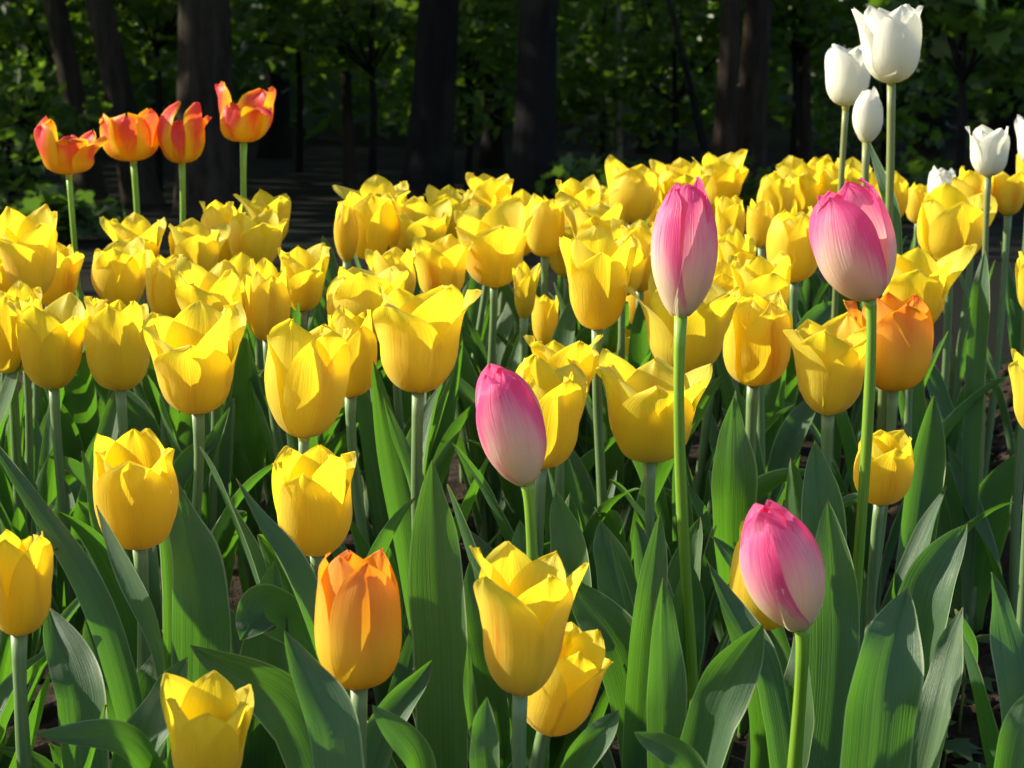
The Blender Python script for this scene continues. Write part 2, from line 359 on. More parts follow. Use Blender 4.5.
def petal_mesh(Rr, Hh, az, shape, inner, rs, hi, loose=0.0):
    sh = SHAPES[shape]
    nu, nv = (15, 22) if hi else (11, 15)
    top = sh['top'][0] + sh['top'][1] * rs.normal() * (0.7 if inner else 1.0)
    top += .55 * loose
    R0 = Rr * (0.84 if inner else 1.0)
    Hp = Hh * (1 + sh['hv'] * rs.normal() * 0.8 + (0.015 if inner else -0.02))
    m = sh['mid']
    kv = [0, .07, .18, .36, .58, .80, .93, 1.0]
    kr = [.10, .33 * m[0] / .6, m[1] * .74, m[2] * .93, m[3] * 1.01, (m[3] * .60 + top * .40), (top * .8 + m[3] * .2), top]
    if shape == 'closed': kr = [.10, .27, .50, .86, 1.01, .84, .58, top]
    if shape == 'egg': kr = [.10, .28, .53, .87, 1.02, .92, .74, top]
    if shape == 'goblet': kr = [.10, .34, .67, .95, 1.01, .93, .82, top]
    kz = [0, .015, .085, .27, .52, .79, .93, 1.0]
    kw = [.20, .40, .66, .92, 1.0, .77, .38, .015]
    if shape == 'parrot': kw = [.22, .44, .70, .95, 1.0, .90, .60, .05]
    if shape == 'closed': kw = [.2, .42, .70, .95, 1.0, .80, .45, .05]
    vv = np.linspace(0, 1, nv) ** 0.92
    uu = np.linspace(-1, 1, nu)
    r = cr(kv, kr, vv) * R0; z = cr(kv, kz, vv) * Hp; w = np.maximum(cr(kv, kw, vv), .02) * Rr * sh['wid'] * (1 + .06 * rs.normal())
    curl = sh['curl'] * (0.5 + rs.random()) * (1 if rs.random() < .75 else -0.6)
    ph = rs.random(6) * 6.28; amp = (0.035 if shape != 'parrot' else 0.13) * Rr
    tipcurl = rs.normal() * 0.07 - .02 + (0.04 if shape in ('flare', 'open') else 0.0)
    reflex = .22 * loose; tipcurl += .12 * loose
    if shape == 'parrot':
        tipcurl = rs.normal() * 0.22; p = rs.random()
        if p < .48: reflex = .35 + .4 * rs.random()
        elif p < .62: tipcurl -= .35
        w *= (.85 + .4 * rs.random())
    skew = rs.normal() * 0.10
    keel = (rs.normal() * .20 - .05) * (0.4 if shape in ('closed', 'goblet', 'egg') else 1)
    crease = (0.05 + 0.05 * rs.random()) * (1 if shape != 'closed' else .5)
    V, U = [], []
    for j in range(nv):
        v = vv[j]; tt = max(0.0, (v - .55) / .45)
        rc = max(r[j], .28 * R0) * (1.0 + .30 * tt)
        for i in range(nu):
            u = uu[i]; s = u * w[j]
            a = s / rc
            x = r[j] + rc * (math.cos(a) - 1.0); y = rc * math.sin(a) + skew * w[j] * tt
            zz = z[j]
            x += curl * R0 * (abs(u) ** 2.4) * tt ** 1.2          # margins roll out or in near the top
            x += tipcurl * R0 * tt ** 3 + reflex * .75 * R0 * tt
            zz -= reflex * (.42 * Hp * tt ** 1.3 + .25 * Hp * tt ** 3)
            x -= crease * R0 * math.exp(-(u / .16) ** 2) * (0.3 + .7 * tt) * min(1, v * 3)
            x += keel * R0 * (abs(u) - .35) * tt * (1 - .4 * abs(u))        # folded along the midrib near the tip
            x += amp * (math.sin(3.1 * u + 5 * v + ph[0]) * .6 + math.sin(6.3 * u - 4 * v + ph[1]) * .4 * tt) * min(1, v * 2)
            zz += amp * .9 * math.sin(7.0 * u + ph[2]) * tt * abs(u) + amp * .5 * math.sin(15 * u + ph[3]) * tt * abs(u)
            zz -= 0.03 * Hp * u * u * (1 - tt) * min(1, v * 3)
            V.append((x, y, zz)); U.append((u * .5 + .5, v))
    ca, sa = math.cos(az), math.sin(az)
    V = [(x * ca - y * sa, x * sa + y * ca, q) for x, y, q in V]
    return mesh_from('petal', V, grid_faces(nu, nv), U)

def pistil_mesh(Rr, Hh):
    V, F, _ = tube([Vector((0, 0, -.006)), Vector((0, 0, 0.0)), Vector((0, 0, .02 * Hh + .001)), Vector((0, 0, .12 * Hh)), Vector((0, 0, .32 * Hh)), Vector((0, 0, .40 * Hh)), Vector((0, 0, .43 * Hh))],
                   [.0035, .0046, .0050, .0042, .0038, .0055, .0020], 10)
    U = [(0.5, 0.5)] * len(V)
    return mesh_from('receptacle', V, F, U)

def stamen_mesh(Hh, az):
    p0 = Vector((math.cos(az) * .004, math.sin(az) * .004, .02 * Hh)); p1 = Vector((math.cos(az) * .009, math.sin(az) * .009, .16 * Hh)); p2 = Vector((math.cos(az) * .011, math.sin(az) * .011, .36 * Hh))
    V, F, _ = tube([p0, p1, p1 + Vector((0, 0, .004)), p2], [.0009, .0008, .0019, .0012], 6)
    return mesh_from('stamen', V, F, [(0.3, 0.3)] * len(V))

def bez(p0, p1, p2, p3, n):
    out = []
    for k in range(n):
        t = k / (n - 1); q = 1 - t
        out.append(p0 * q**3 + p1 * (3 * q * q * t) + p2 * (3 * q * t * t) + p3 * t**3)
    return out

def leaf_mesh(path, width, face, rs, fold=0.5, twist=0.0, hi=True, clasp=0.5, wav=1.0):
    """blade along path (list of Vectors, foot to tip); face = direction its upper side looks"""
    nv = len(path); nu = 11 if hi else 7
    vv = np.linspace(0, 1, nv)
    w = cr([0, .08, .22, .45, .68, .86, .95, 1.0], [clasp, clasp + .06, .78, 1.0, .86, .52, .24, .012], vv) * width * .5
    ph = rs.random(4) * 6.28
    asym = .14 * rs.normal(); rollp = rs.normal() * .35; V, U = [], []
    for j in range(nv):
        t = (path[min(j + 1, nv - 1)] - path[max(j - 1, 0)]).normalized()
        n = (face - t * face.dot(t)); n = n.normalized() if n.length > 1e-5 else Vector((0, -1, 0))
        n.rotate(Matrix.Rotation(twist * (vv[j] - .3), 3, t))
        s = t.cross(n).normalized()
        fo = fold * (1.25 - .75 * vv[j]) * (1 + .35 * math.sin(5 * vv[j] + ph[2]))
        sway = width * .10 * math.sin(4.2 * vv[j] + ph[3]) * min(1, vv[j] * 3) * (1 - vv[j])
        for i in range(nu):
            u = -1 + 2 * i / (nu - 1)
            a = fo * abs(u) ** 1.3
            ww = w[j] * (1 + asym * (1 if u > 0 else -1))
            a2 = a + rollp * vv[j] ** 2 * u                      # one margin rolls up, the other down, towards the tip
            off = s * (sway + u * ww * math.cos(a2)) + n * (abs(u) * ww * math.sin(a2))
            wv = wav * width * .055 * u * abs(u) * math.sin(8.5 * vv[j] + ph[0] + (1.3 if u > 0 else 0)) + wav * width * .03 * math.sin(15 * vv[j] + ph[1]) * u * u
            off += n * (wv * min(1, vv[j] * 4) * min(1, (1 - vv[j]) * 5)) - n * (width * .035 * math.exp(-(u / .14) ** 2))
            V.append(path[j] + off); U.append((u * .5 + .5, vv[j]))
    return mesh_from('leaf', V, grid_faces(nu, nv), U)

# kind, centre px, top px, bottom px, width px, shape, lean deg (+ = to the right), label, options
Y = 'yellow'
FLOWERS = [
 ('P1', 'pink', 683, 186, 316, 71, 'closed', 2, 'tall pink tulip with upright closed petals, its bright green stem long and straight', dict(d=1.33, H=.088)),
 ('P2', 'pink', 852, 181, 299, 84, 'egg', -17, 'large pink and cream tulip leaning left, highest of the pink ones', dict(d=1.40, H=.082)),
 ('P3', 'pink', 510, 365, 484, 70, 'closed', -16, 'small closed pink tulip leaning left in front of a yellow tulip', dict(d=1.28)),
 ('P4', 'pink', 779, 498, 628, 86, 'closed', -19, 'lowest pink tulip, leaning left with a yellow tulip hidden behind it', dict(d=1.13)),
 ('W1', 'white', 890, 6, 83, 66, 'vase', -2, 'tallest white tulip, at the very top, on a long olive stem', dict(d=1.90)),
 ('W2', 'white', 847, 44, 106, 50, 'vase', 2, 'white tulip with a ragged open rim just left of the tallest white one', dict(d=2.10)),
 ('W3', 'white', 867, 90, 143, 32, 'closed', 1, 'narrow white tulip bud below the two tallest white tulips', dict(d=2.02)),
 ('W4', 'white', 988, 126, 176, 43, 'vase', 0, 'lone white tulip on a brownish stem against dark woods, right side', dict(d=2.15)),
 ('W5', 'white', 942, 167, 210, 31, 'cup', 0, 'white tulip half hidden behind a big yellow bloom', dict(d=2.62)),
 ('W6', 'white', 1034, 116, 165, 40, 'vase', 0, 'white tulip cut off by the right edge of the photo', dict(d=2.3)),
 ('R1', 'red', 68, 124, 174, 58, 'parrot', -2, 'ragged orange-red tulip, furthest left and lowest of the four red ones', dict(d=2.15)),
 ('R2', 'red', 132, 108, 161, 58, 'parrot', -3, 'orange-red tulip with a tall petal and a gap, second from left of four', dict(d=2.3)),
 ('R3', 'red', 182, 116, 163, 48, 'parrot', 0, 'deep red tulip with crumpled petals, third from left of the four red ones', dict(d=2.3)),
 ('R4', 'red', 245, 90, 142, 56, 'parrot', 3, 'highest orange-red tulip with spread petals before a thick tree trunk', dict(d=2.3)),
 ('O1', 'orange', 359, 551, 687, 88, 'goblet', 0, 'bright orange tulip with pinched top, low in front among the leaves', dict(d=1.08)),
 ('O2', 'orange', 893, 290, 390, 76, 'cup', 0, 'orange tulip half hidden behind the stem of the largest pink tulip', {}),
 # front yellow
 ('Y1', 'flame', 524, 549, 693, 104, 'flare', 3, 'largest front yellow tulip, its flared rim open, right above another yellow cup', dict(d=1.06)),
 ('Y2', Y, 561, 618, 729, 80, 'cup', 16, 'yellow tulip leaning right, tucked under the largest front yellow tulip', dict(d=1.15)),
 ('Y3', Y, 211, 676, 792, 90, 'flare', 4, 'lowest yellow tulip, cut by the bottom edge of the photo', dict(d=1.02)),
 ('Y4', Y, 22, 526, 634, 66, 'cup', 3, 'low yellow tulip cut by the left edge, one petal tip lit white', dict(d=1.14)),
 ('Y5', 'flame', 140, 427, 545, 86, 'cup', 0, 'rounded yellow tulip standing alone over dark leaves on the left', dict(d=1.27)),
 ('Y6', Y, 316, 444, 552, 78, 'cup', 0, 'yellow cup directly above the front orange tulip', dict(d=1.33)),
 ('Y7', Y, 764, 520, 627, 74, 'cup', 0, 'yellow tulip almost wholly hidden behind the lowest pink tulip', dict(d=1.26)),
 ('Y8', 'flame', 881, 423, 502, 60, 'cup', 2, 'small yellow tulip low on the right beside a pink tulip stem', dict(d=1.47)),
 ('Y9', Y, 544, 360, 467, 74, 'cup', 3, 'yellow tulip right behind the small closed pink tulip', dict(d=1.42)),
 ('Y10', Y, 563, 335, 412, 70, 'flare', 2, 'yellow tulip peeping over the one behind the small pink tulip', dict(d=1.62)),
 ('Y11', 'flame', 650, 358, 461, 98, 'open', 0, 'wide open yellow tulip behind the long straight pink tulip stem', dict(d=1.45)),
 ('Y12', Y, 828, 318, 413, 84, 'flare', 0, 'wide yellow tulip between the largest pink tulip and the flamed one', {}),
 ('Y13', 'flame', 755, 290, 384, 69, 'goblet', 2, 'yellow tulip with orange-flamed cup and pinched rim, right of the straight pink one', {}),
 ('Y14', Y, 686, 275, 374, 98, 'flare', 4, 'broad yellow tulip partly hidden by the upright pink tulip', dict(d=1.62)),
 ('Y15', Y, 420, 283, 392, 100, 'flare', 2, 'very big yellow tulip in mid bed, its rim wide open', {}),
 ('Y16', Y, 308, 320, 436, 92, 'open', 4, 'big yellow tulip with a folded front petal and left petal spread', {}),
 ('Y17', Y, 352, 308, 396, 54, 'cup', 2, 'yellow tulip tucked behind the big one with the folded front petal', {}),
 ('Y18', Y, 198, 300, 411, 98, 'flare', 0, 'tall flaring yellow goblet on the left, broad pale left petal', {}),
 ('Y19', 'flame', 119, 298, 390, 66, 'cup', -2, 'yellow tulip with ruffled rim just left of the tall flaring goblet', {}),
 ('Y20', Y, 54, 295, 388, 78, 'flare', 0, 'broad yellow tulip with pointed tips near the left edge', {}),
 ('Y21', Y, 12, 292, 373, 52, 'cup', 0, 'yellow tulip behind the broad pointed one, against the left edge', {}),
 # left cluster
 ('Y22', Y, 33, 212, 296, 64, 'flare', 0, 'yellow tulip topmost near the left edge, below the leftmost red tulip', {}),
 ('Y23', 'flame', 52, 240, 305, 56, 'cup', 3, 'yellow tulip with a flamed front in front of the topmost left one', {}),
 ('Y24', Y, 4, 250, 315, 42, 'flare', 0, 'thin sliver of a yellow tulip at the left edge, mid height', {}),
 ('Y25', Y, 25, 284, 345, 46, 'open', 0, 'yellow bloom whose rim just shows above the broad pointed tulip', {}),
 ('Y26', Y, 139, 216, 276, 52, 'flare', 0, 'yellow tulip in front of the second red tulip stem', {}),
 ('Y27', Y, 122, 238, 307, 58, 'open', -2, 'yellow tulip with one left petal sticking far out', {}),
 ('Y28', 'flame', 167, 252, 319, 40, 'cup', 2, 'narrow yellow tulip with a reddish inside among the left cluster', {}),
 ('Y29', Y, 196, 220, 277, 58, 'flare', 2, 'yellow tulip standing below the third, deepest red tulip', {}),
 ('Y30', Y, 222, 203, 264, 42, 'cup', 0, 'yellow tulip left of the stem of the highest red tulip', {}),
 ('Y31', 'flame', 256, 209, 268, 56, 'open', 0, 'yellow tulip in front of the highest red tulip stem', {}),
 ('Y32', Y, 270, 189, 245, 48, 'flare', 2, 'farthest yellow tulip of the left cluster, right of the highest red stem', {}),
 ('Y33', Y, 304, 242, 310, 52, 'flare', 3, 'yellow tulip ending the left cluster before the dark gap', {}),
 ('Y34', Y, 215, 264, 350, 66, 'open', 0, 'yellow tulip with curled petals behind the tall flaring goblet', {}),
 ('Y35', Y, 240, 253, 318, 46, 'open', 0, 'yellow bloom crowded in the middle of the left cluster', {}),
 ('Y36', Y, 269, 265, 340, 46, 'cup', 2, 'yellow tulip with one tall front petal, right part of the left cluster', {}),
 # middle back
 ('Y37', Y, 372, 190, 259, 58, 'cup', 0, 'broad yellow tulip at the left end of the middle back cluster', {}),
 ('Y38', Y, 379, 181, 235, 54, 'flare', 0, 'yellow tulip rising behind the broad one right of the dark gap', {}),
 ('Y39', Y, 347, 202, 262, 25, 'closed', 0, 'narrow closed yellow tulip on the edge of the dark gap', {}),
 ('Y40', Y, 424, 199, 256, 50, 'open', 0, 'yellow tulip with an orange spot in the middle back cluster', {}),
 ('Y41', Y, 450, 188, 240, 42, 'flare', 0, 'small far yellow tulip before the foot of a dark trunk', {}),
 ('Y42', 'flame', 490, 173, 226, 48, 'flare', 0, 'far yellow tulip with spiky rim, highest of the middle cluster', {}),
 ('Y43', Y, 394, 248, 310, 48, 'open', 0, 'yellow bloom squeezed just above the very big mid-bed tulip, on its left', {}),
 ('Y44', Y, 366, 264, 342, 86, 'open', -4, 'wide yellow tulip with a left petal jutting into the dark gap', {}),
 ('Y45', 'flame', 442, 234, 299, 58, 'flare', 0, 'yellow tulip with whitish left petal behind the very big mid-bed one', {}),
 ('Y46', 'flame', 494, 205, 285, 76, 'flare', 0, 'large flamed yellow tulip in the middle back, stems bare below it', {}),
 ('Y47', Y, 545, 197, 256, 38, 'goblet', 0, 'plain rounded yellow tulip right of the large flamed one', {}),
 ('Y48', Y, 519, 191, 255, 44, 'cup', 0, 'yellow tulip between the large flamed one and the rounded one', {}),
 ('Y49', Y, 580, 178, 237, 50, 'flare', 0, 'far yellow tulip just right of the dark middle trunk foot', {}),
 ('Y50', Y, 633, 163, 223, 54, 'open', 2, 'far yellow tulip with loose petals left above the straight pink tulip', {}),
 ('Y51', Y, 597, 205, 262, 52, 'open', 0, 'yellow bloom crowded behind the big flaring one left of the pink', {}),
 ('Y52', Y, 597, 230, 328, 74, 'flare', 0, 'big yellow tulip with a pale swept left petal, left of the straight pink', {}),
 ('Y53', Y, 640, 216, 290, 48, 'open', 0, 'yellow tulip touching the left side of the straight pink tulip', {}),
 ('Y54', Y, 525, 263, 318, 26, 'flare', 2, 'small yellow tulip seen low between stems of the large flamed one', dict(H=.056)),
 ('Y55', Y, 545, 298, 345, 26, 'cup', 0, 'small shaded yellow tulip low behind a grey-green stem', dict(H=.052)),
 ('Y56', 'flame', 640, 272, 325, 36, 'goblet', 0, 'small rounded yellow tulip beneath the one touching the pink', dict(H=.06)),
 ('Y57', Y, 636, 326, 380, 40, 'cup', 0, 'yellow tulip glimpsed behind leaves above the wide open one', dict(H=.06)),
 ('Y58', Y, 721, 153, 206, 50, 'flare', 3, 'highest yellow tulip of the back row, right above the straight pink', {}),
 ('Y59', Y, 681, 160, 218, 46, 'open', 0, 'far yellow tulip directly behind the tip of the straight pink', {}),
 ('Y60', Y, 729, 196, 245, 30, 'cup', 0, 'yellow tulip below the highest back row bloom, beside its stem', {}),
 ('Y61', Y, 733, 232, 296, 38, 'open', 0, 'yellow tulip touching the right side of the straight pink tulip', {}),
 ('Y62', Y, 760, 200, 247, 28, 'goblet', -3, 'slim yellow bud below the right back cluster', {}),
 ('Y63', 'flame', 774, 172, 222, 36, 'cup', 0, 'far yellow tulip with reddish side, left end of the right back cluster', {}),
 ('Y64', Y, 796, 157, 216, 50, 'open', 0, 'far yellow tulip with loose front petal in the right back cluster', {}),
 ('Y65', Y, 817, 155, 205, 38, 'flare', 0, 'far yellow tulip just above the tip of the largest pink', {}),
 ('Y66', Y, 850, 160, 204, 40, 'flare', 0, 'far yellow tulip crossed by the stem of a white tulip', {}),
 ('Y67', Y, 833, 165, 212, 30, 'open', 0, 'small far yellow tulip hidden behind the largest pink tip', {}),
 ('Y68', Y, 792, 210, 281, 52, 'goblet', -3, 'smooth closed yellow tulip touching the left of the largest pink', {}),
 ('Y69', Y, 761, 254, 332, 58, 'open', 0, 'ruffled yellow tulip just above the pinched flamed one', {}),
 ('Y70', Y, 912, 246, 330, 68, 'open', 0, 'yellow tulip with rolled petals just above the orange tulip on the right', {}),
 ('Y71', Y, 948, 188, 260, 66, 'cup', -3, 'large yellow tulip on the right with a drooping front petal', {}),
 ('Y72', Y, 892, 175, 219, 27, 'goblet', 0, 'small yellow tulip crossed by the tallest white tulip stem', {}),
 ('Y73', Y, 918, 184, 223, 27, 'goblet', 0, 'small yellow tulip between the tallest white stem and the large drooping one', {}),
 ('Y74', 'flame', 973, 170, 217, 38, 'cup', 0, 'flamed yellow tulip left of the brownish white tulip stem', {}),
 ('Y75', 'flame', 1008, 170, 215, 38, 'flare', 0, 'flamed yellow tulip right of the brownish white tulip stem', {}),
 ('Y76', Y, 1030, 150, 190, 30, 'cup', 0, 'yellow tulip tip at the right edge, level with the white ones', {}),
 ('Y77', Y, 1032, 252, 312, 40, 'flare', 0, 'yellow petal edge at the right border, mid height', {}),
 ('Y79', Y, 465, 205, 258, 44, 'open', 0, 'far yellow bloom left of the large flamed one, behind it', dict(d=2.5)),
 ('Y80', Y, 565, 196, 248, 40, 'flare', 0, 'far yellow bloom behind the plain rounded one', dict(d=2.6)),
 ('Y81', Y, 612, 184, 236, 44, 'cup', 0, 'far yellow bloom left of the one with loose petals', dict(d=2.72)),
 ('Y82', Y, 655, 182, 236, 44, 'flare', 0, 'far yellow bloom just left of the straight pink tip', dict(d=2.6)),
 ('Y83', Y, 703, 168, 220, 42, 'flare', 0, 'far yellow bloom left of the highest back row one', dict(d=2.74)),
 ('Y84', Y, 568, 224, 276, 40, 'cup', 0, 'yellow bloom left behind the big pale-petalled flaring one', dict(d=2.25)),
 ('Y85', Y, 622, 238, 296, 48, 'open', 0, 'yellow bloom right behind the big pale-petalled flaring one', dict(d=2.05)),
 ('Y86', Y, 402, 196, 250, 42, 'flare', 0, 'far yellow bloom between the broad left one and the orange-spotted one', dict(d=2.55)),
 ('Y87', Y, 718, 262, 322, 48, 'open', 2, 'yellow bloom under the right side of the straight pink tulip', dict(d=1.95)),
 ('Y88', Y, 778, 196, 250, 36, 'cup', 0, 'yellow bloom behind the smooth closed one, left of the largest pink', dict(d=2.45)),
 ('Y89', Y, 505, 196, 246, 40, 'flare', 0, 'far yellow bloom right behind the spiky highest middle one', dict(d=2.66)),
 ('Y90', Y, 872, 172, 222, 34, 'cup', 0, 'far yellow bloom between two white tulip stems', dict(d=2.7)),
 ('Y78', Y, 1034, 350, 432, 58, 'flare', 0, 'yellow tulip cut by the right edge above the bare soil', {}),
]

# the bed goes on past the left edge; unseen tulips added to shade front leaves
for _cx, _bot, _d in ((-75, 600, 1.0), (-150, 640, 1.02), (-60, 690, 1.0), (-190, 540, 1.12), (-95, 500, 1.22), (-45, 455, 1.34), (-160, 440, 1.36),
                      (-240, 600, 1.06), (-90, 400, 1.5), (-200, 380, 1.55), (-50, 370, 1.66), (-130, 330, 1.75), (-60, 310, 1.9), (-260, 460, 1.3)):
    FLOWERS.append(('E%d' % -_cx, Y, _cx, _bot - 150 / _d, _bot, 96 / _d, 'cup', 0, 'unseen yellow tulip added just outside the left edge to shade the leaves', dict(d=_d)))

def place_flowers():
    rec = []
    for key, kind, cx, top, bot, wpx, shape, lean, label, opt in FLOWERS:
        h = bot - top; yc = .5 * (top + bot)
        if 'd' in opt: d = opt['d']
        else:
            d = 1 / (0.165 + 0.001269 * yc)
            hmax, hmin = .084, .056
            if 'H' in opt: d = opt['H'] * FPX / h
            else:
                d = min(d, hmax * FPX / h); d = max(d, hmin * FPX / h); d = min(d, 2.75)
        rec.append(dict(key=key, kind=kind, cx=cx, top=top, bot=bot, w=wpx, shape=shape, lean=lean, label=label, d=d, fixed='d' in opt or 'H' in opt))
    for it in range(60):                       # neighbours keep clear of each other in depth
        moved = False
        for a in range(len(rec)):
            for b in range(a + 1, len(rec)):
                A, B = rec[a], rec[b]
                pa = at(A['cx'], .5 * (A['top'] + A['bot']), A['d']); pb = at(B['cx'], .5 * (B['top'] + B['bot']), B['d'])
                need = .42 * (A['w'] * A['d'] + B['w'] * B['d']) / FPX
                dz = abs(pa.z - pb.z)
                dh = math.hypot(pa.x - pb.x, pa.y - pb.y)
                if dh < need and dz < .055:
                    moved = True
                    near, far = (A, B) if A['d'] <= B['d'] else (B, A)
                    if A['d'] == B['d']: near, far = (A, B) if A['bot'] > B['bot'] else (B, A)
                    if not far['fixed'] and far['d'] < 2.95: far['d'] *= 1.008
                    if not near['fixed']: near['d'] *= .996
        if not moved: break
    return rec

REC = place_flowers()
BYKEY = {}
STEM = dict(pink='stem_bright', red='stem_bright', white='stem_olive')
CATNAME = dict(yellow='yellow_tulip', flame='yellow_tulip', orange='orange_tulip', pink='pink_tulip', white='white_tulip', red='red_tulip')
GROUP = dict(yellow='yellow tulips in the bed', flame='yellow tulips in the bed', orange='orange tulips in the bed', pink='pink tulips in the bed', white='white tulips in the bed', red='orange-red tulips at the back')

def build_tulip(q, idx):
    rs = np.random.default_rng(1000 + idx)
    d = q['d']; hi = d < 1.75
    Hh = (q['bot'] - q['top']) * d / FPX; Rr = .5 * q['w'] * d / FPX
    Rr *= dict(parrot=.94, flare=.90, open=.90, cup=.95, closed=.94, egg=.96).get(q['shape'], .97)
    if d > 1.85 and q['kind'] in ('yellow', 'flame'): Rr *= 1.04
    lean = math.radians(q['lean'])
    pf = at(q['cx'] - math.tan(lean) * (q['bot'] - q['top']) * .5, q['bot'], d)
    toward = math.radians(7 + 5 * rs.normal()) if q['kind'] in ('yellow', 'flame') else math.radians(2)
    axis = Vector((math.sin(lean), -math.sin(toward), math.cos(lean))).normalized()
    view = math.atan2(q['bot'] - HORIZON, FPX) + toward            # how far the rim tips open to the viewer
    topf = dict(closed=.35, egg=.5, goblet=.65).get(q['shape'], .9)
    Hh = max(.68 * Hh, (Hh - topf * Rr * math.sin(view)) / math.cos(view))
    gx, gy = pf.x + rs.normal() * .018 - axis.x * .02, pf.y + rs.normal() * .012 + .012
    if q['kind'] in ('pink', 'white', 'red'): gx = pf.x + .006 * rs.normal() + (-.012 if q['key'] in ('P2',) else 0) + (.02 if q['key'] in ('R1',) else 0)
    base = Vector((gx, gy, ground_z(gx, gy) - .006))
    t = empty(CATNAME[q['kind']], base)
    tag(t, q['label'], 'tulip', GROUP[q['kind']])
    # stem
    L = (pf - base).length
    path = bez(Vector((0, 0, 0)), Vector((rs.normal() * .01, rs.normal() * .01, L * .35)), (pf - base) - axis * L * (.05 if abs(q['lean']) > 5 else .34), pf - base, 22)
    sr = (.0036 if q['kind'] in ('red', 'white') else .0042) * (1 + .08 * rs.normal())
    if q['kind'] == 'pink': sr = .0040
    V, F, U = tube(path, [sr * (1.18 - .24 * k / 21) * (1 + .05 * math.sin(k * .9 + idx)) * (1 + .22 * math.exp(-((21 - k) / 1.2) ** 2)) for k in range(22)], 12)
    link('stem', mesh_from('stem', V, F, U), M[STEM.get(q['kind'], 'stem')], t)
    # flower
    fl = link('flower', pistil_mesh(Rr, Hh), M['pistil'], t)
    rotq = axis.to_track_quat('Z', 'Y')
    fl.matrix_parent_inverse = Matrix.Identity(4)
    fl.location = pf - base; fl.rotation_mode = 'QUATERNION'; fl.rotation_quaternion = rotq
    az0 = rs.random() * 6.28
    if q['shape'] in ('cup', 'flare', 'open', 'goblet', 'closed', 'egg', 'vase'):
        az0 = -math.pi / 2 + rs.normal() * .25 + (math.pi / 3 if rs.random() < .3 else 0)
    mat = M[q['kind']]
    wild = int(rs.integers(0, 3)) if (q['kind'] in ('yellow', 'flame', 'orange') and rs.random() < .42) else -1
    wl = .25 + .35 * rs.random()
    if q['key'] in ('Y2', 'Y5', 'Y6', 'Y8', 'Y11', 'O1'): wild = -1
    for k in range(6):
        inner = k >= 3
        az = az0 + (k % 3) * 2 * math.pi / 3 + (math.pi / 3 if inner else 0) + rs.normal() * .08
        link('petal', petal_mesh(Rr, Hh, az, q['shape'], inner, rs, hi, wl if k == wild else 0.0), mat, fl)
    if q['shape'] in ('open', 'parrot'):
        for k in range(6): link('stamen', stamen_mesh(Hh, az0 + k * math.pi / 3), M['anther'], fl)
    q['obj'] = t; q['base'] = base; q['foot'] = pf; q['rs'] = rs; q['L'] = L
    BYKEY[q['key']] = q

for i, q in enumerate(REC): build_tulip(q, i)

def basal_leaf(t, rs, az, length, width, lean, bend, z0=.01, hi=True, fold=None, twist=None):
    """a leaf rising from the foot of a plant, az = direction it leans"""
    o = Vector((math.cos(az), math.sin(az), 0))
    p0 = o * .004 + Vector((0, 0, z0)); p1 = p0 + Vector((0, 0, length * .36)) + o * length * .36 * math.tan(lean) * .7
    p2 = p0 + Vector((0, 0, length * .72)) + o * length * .72 * math.tan(lean)
    p3 = p0 + Vector((0, 0, length * (.98 - .55 * bend))) + o * length * (math.tan(lean) + .55 * bend)
    path = bez(p0, p1, p2, p3, 24 if hi else 16)
    face = -o + Vector((0, 0, .35))
    return link('leaf', leaf_mesh(path, width, face, rs, .55 + .25 * rs.random() if fold is None else fold, rs.normal() * .7 if twist is None else twist, hi), M['leaf'], t)

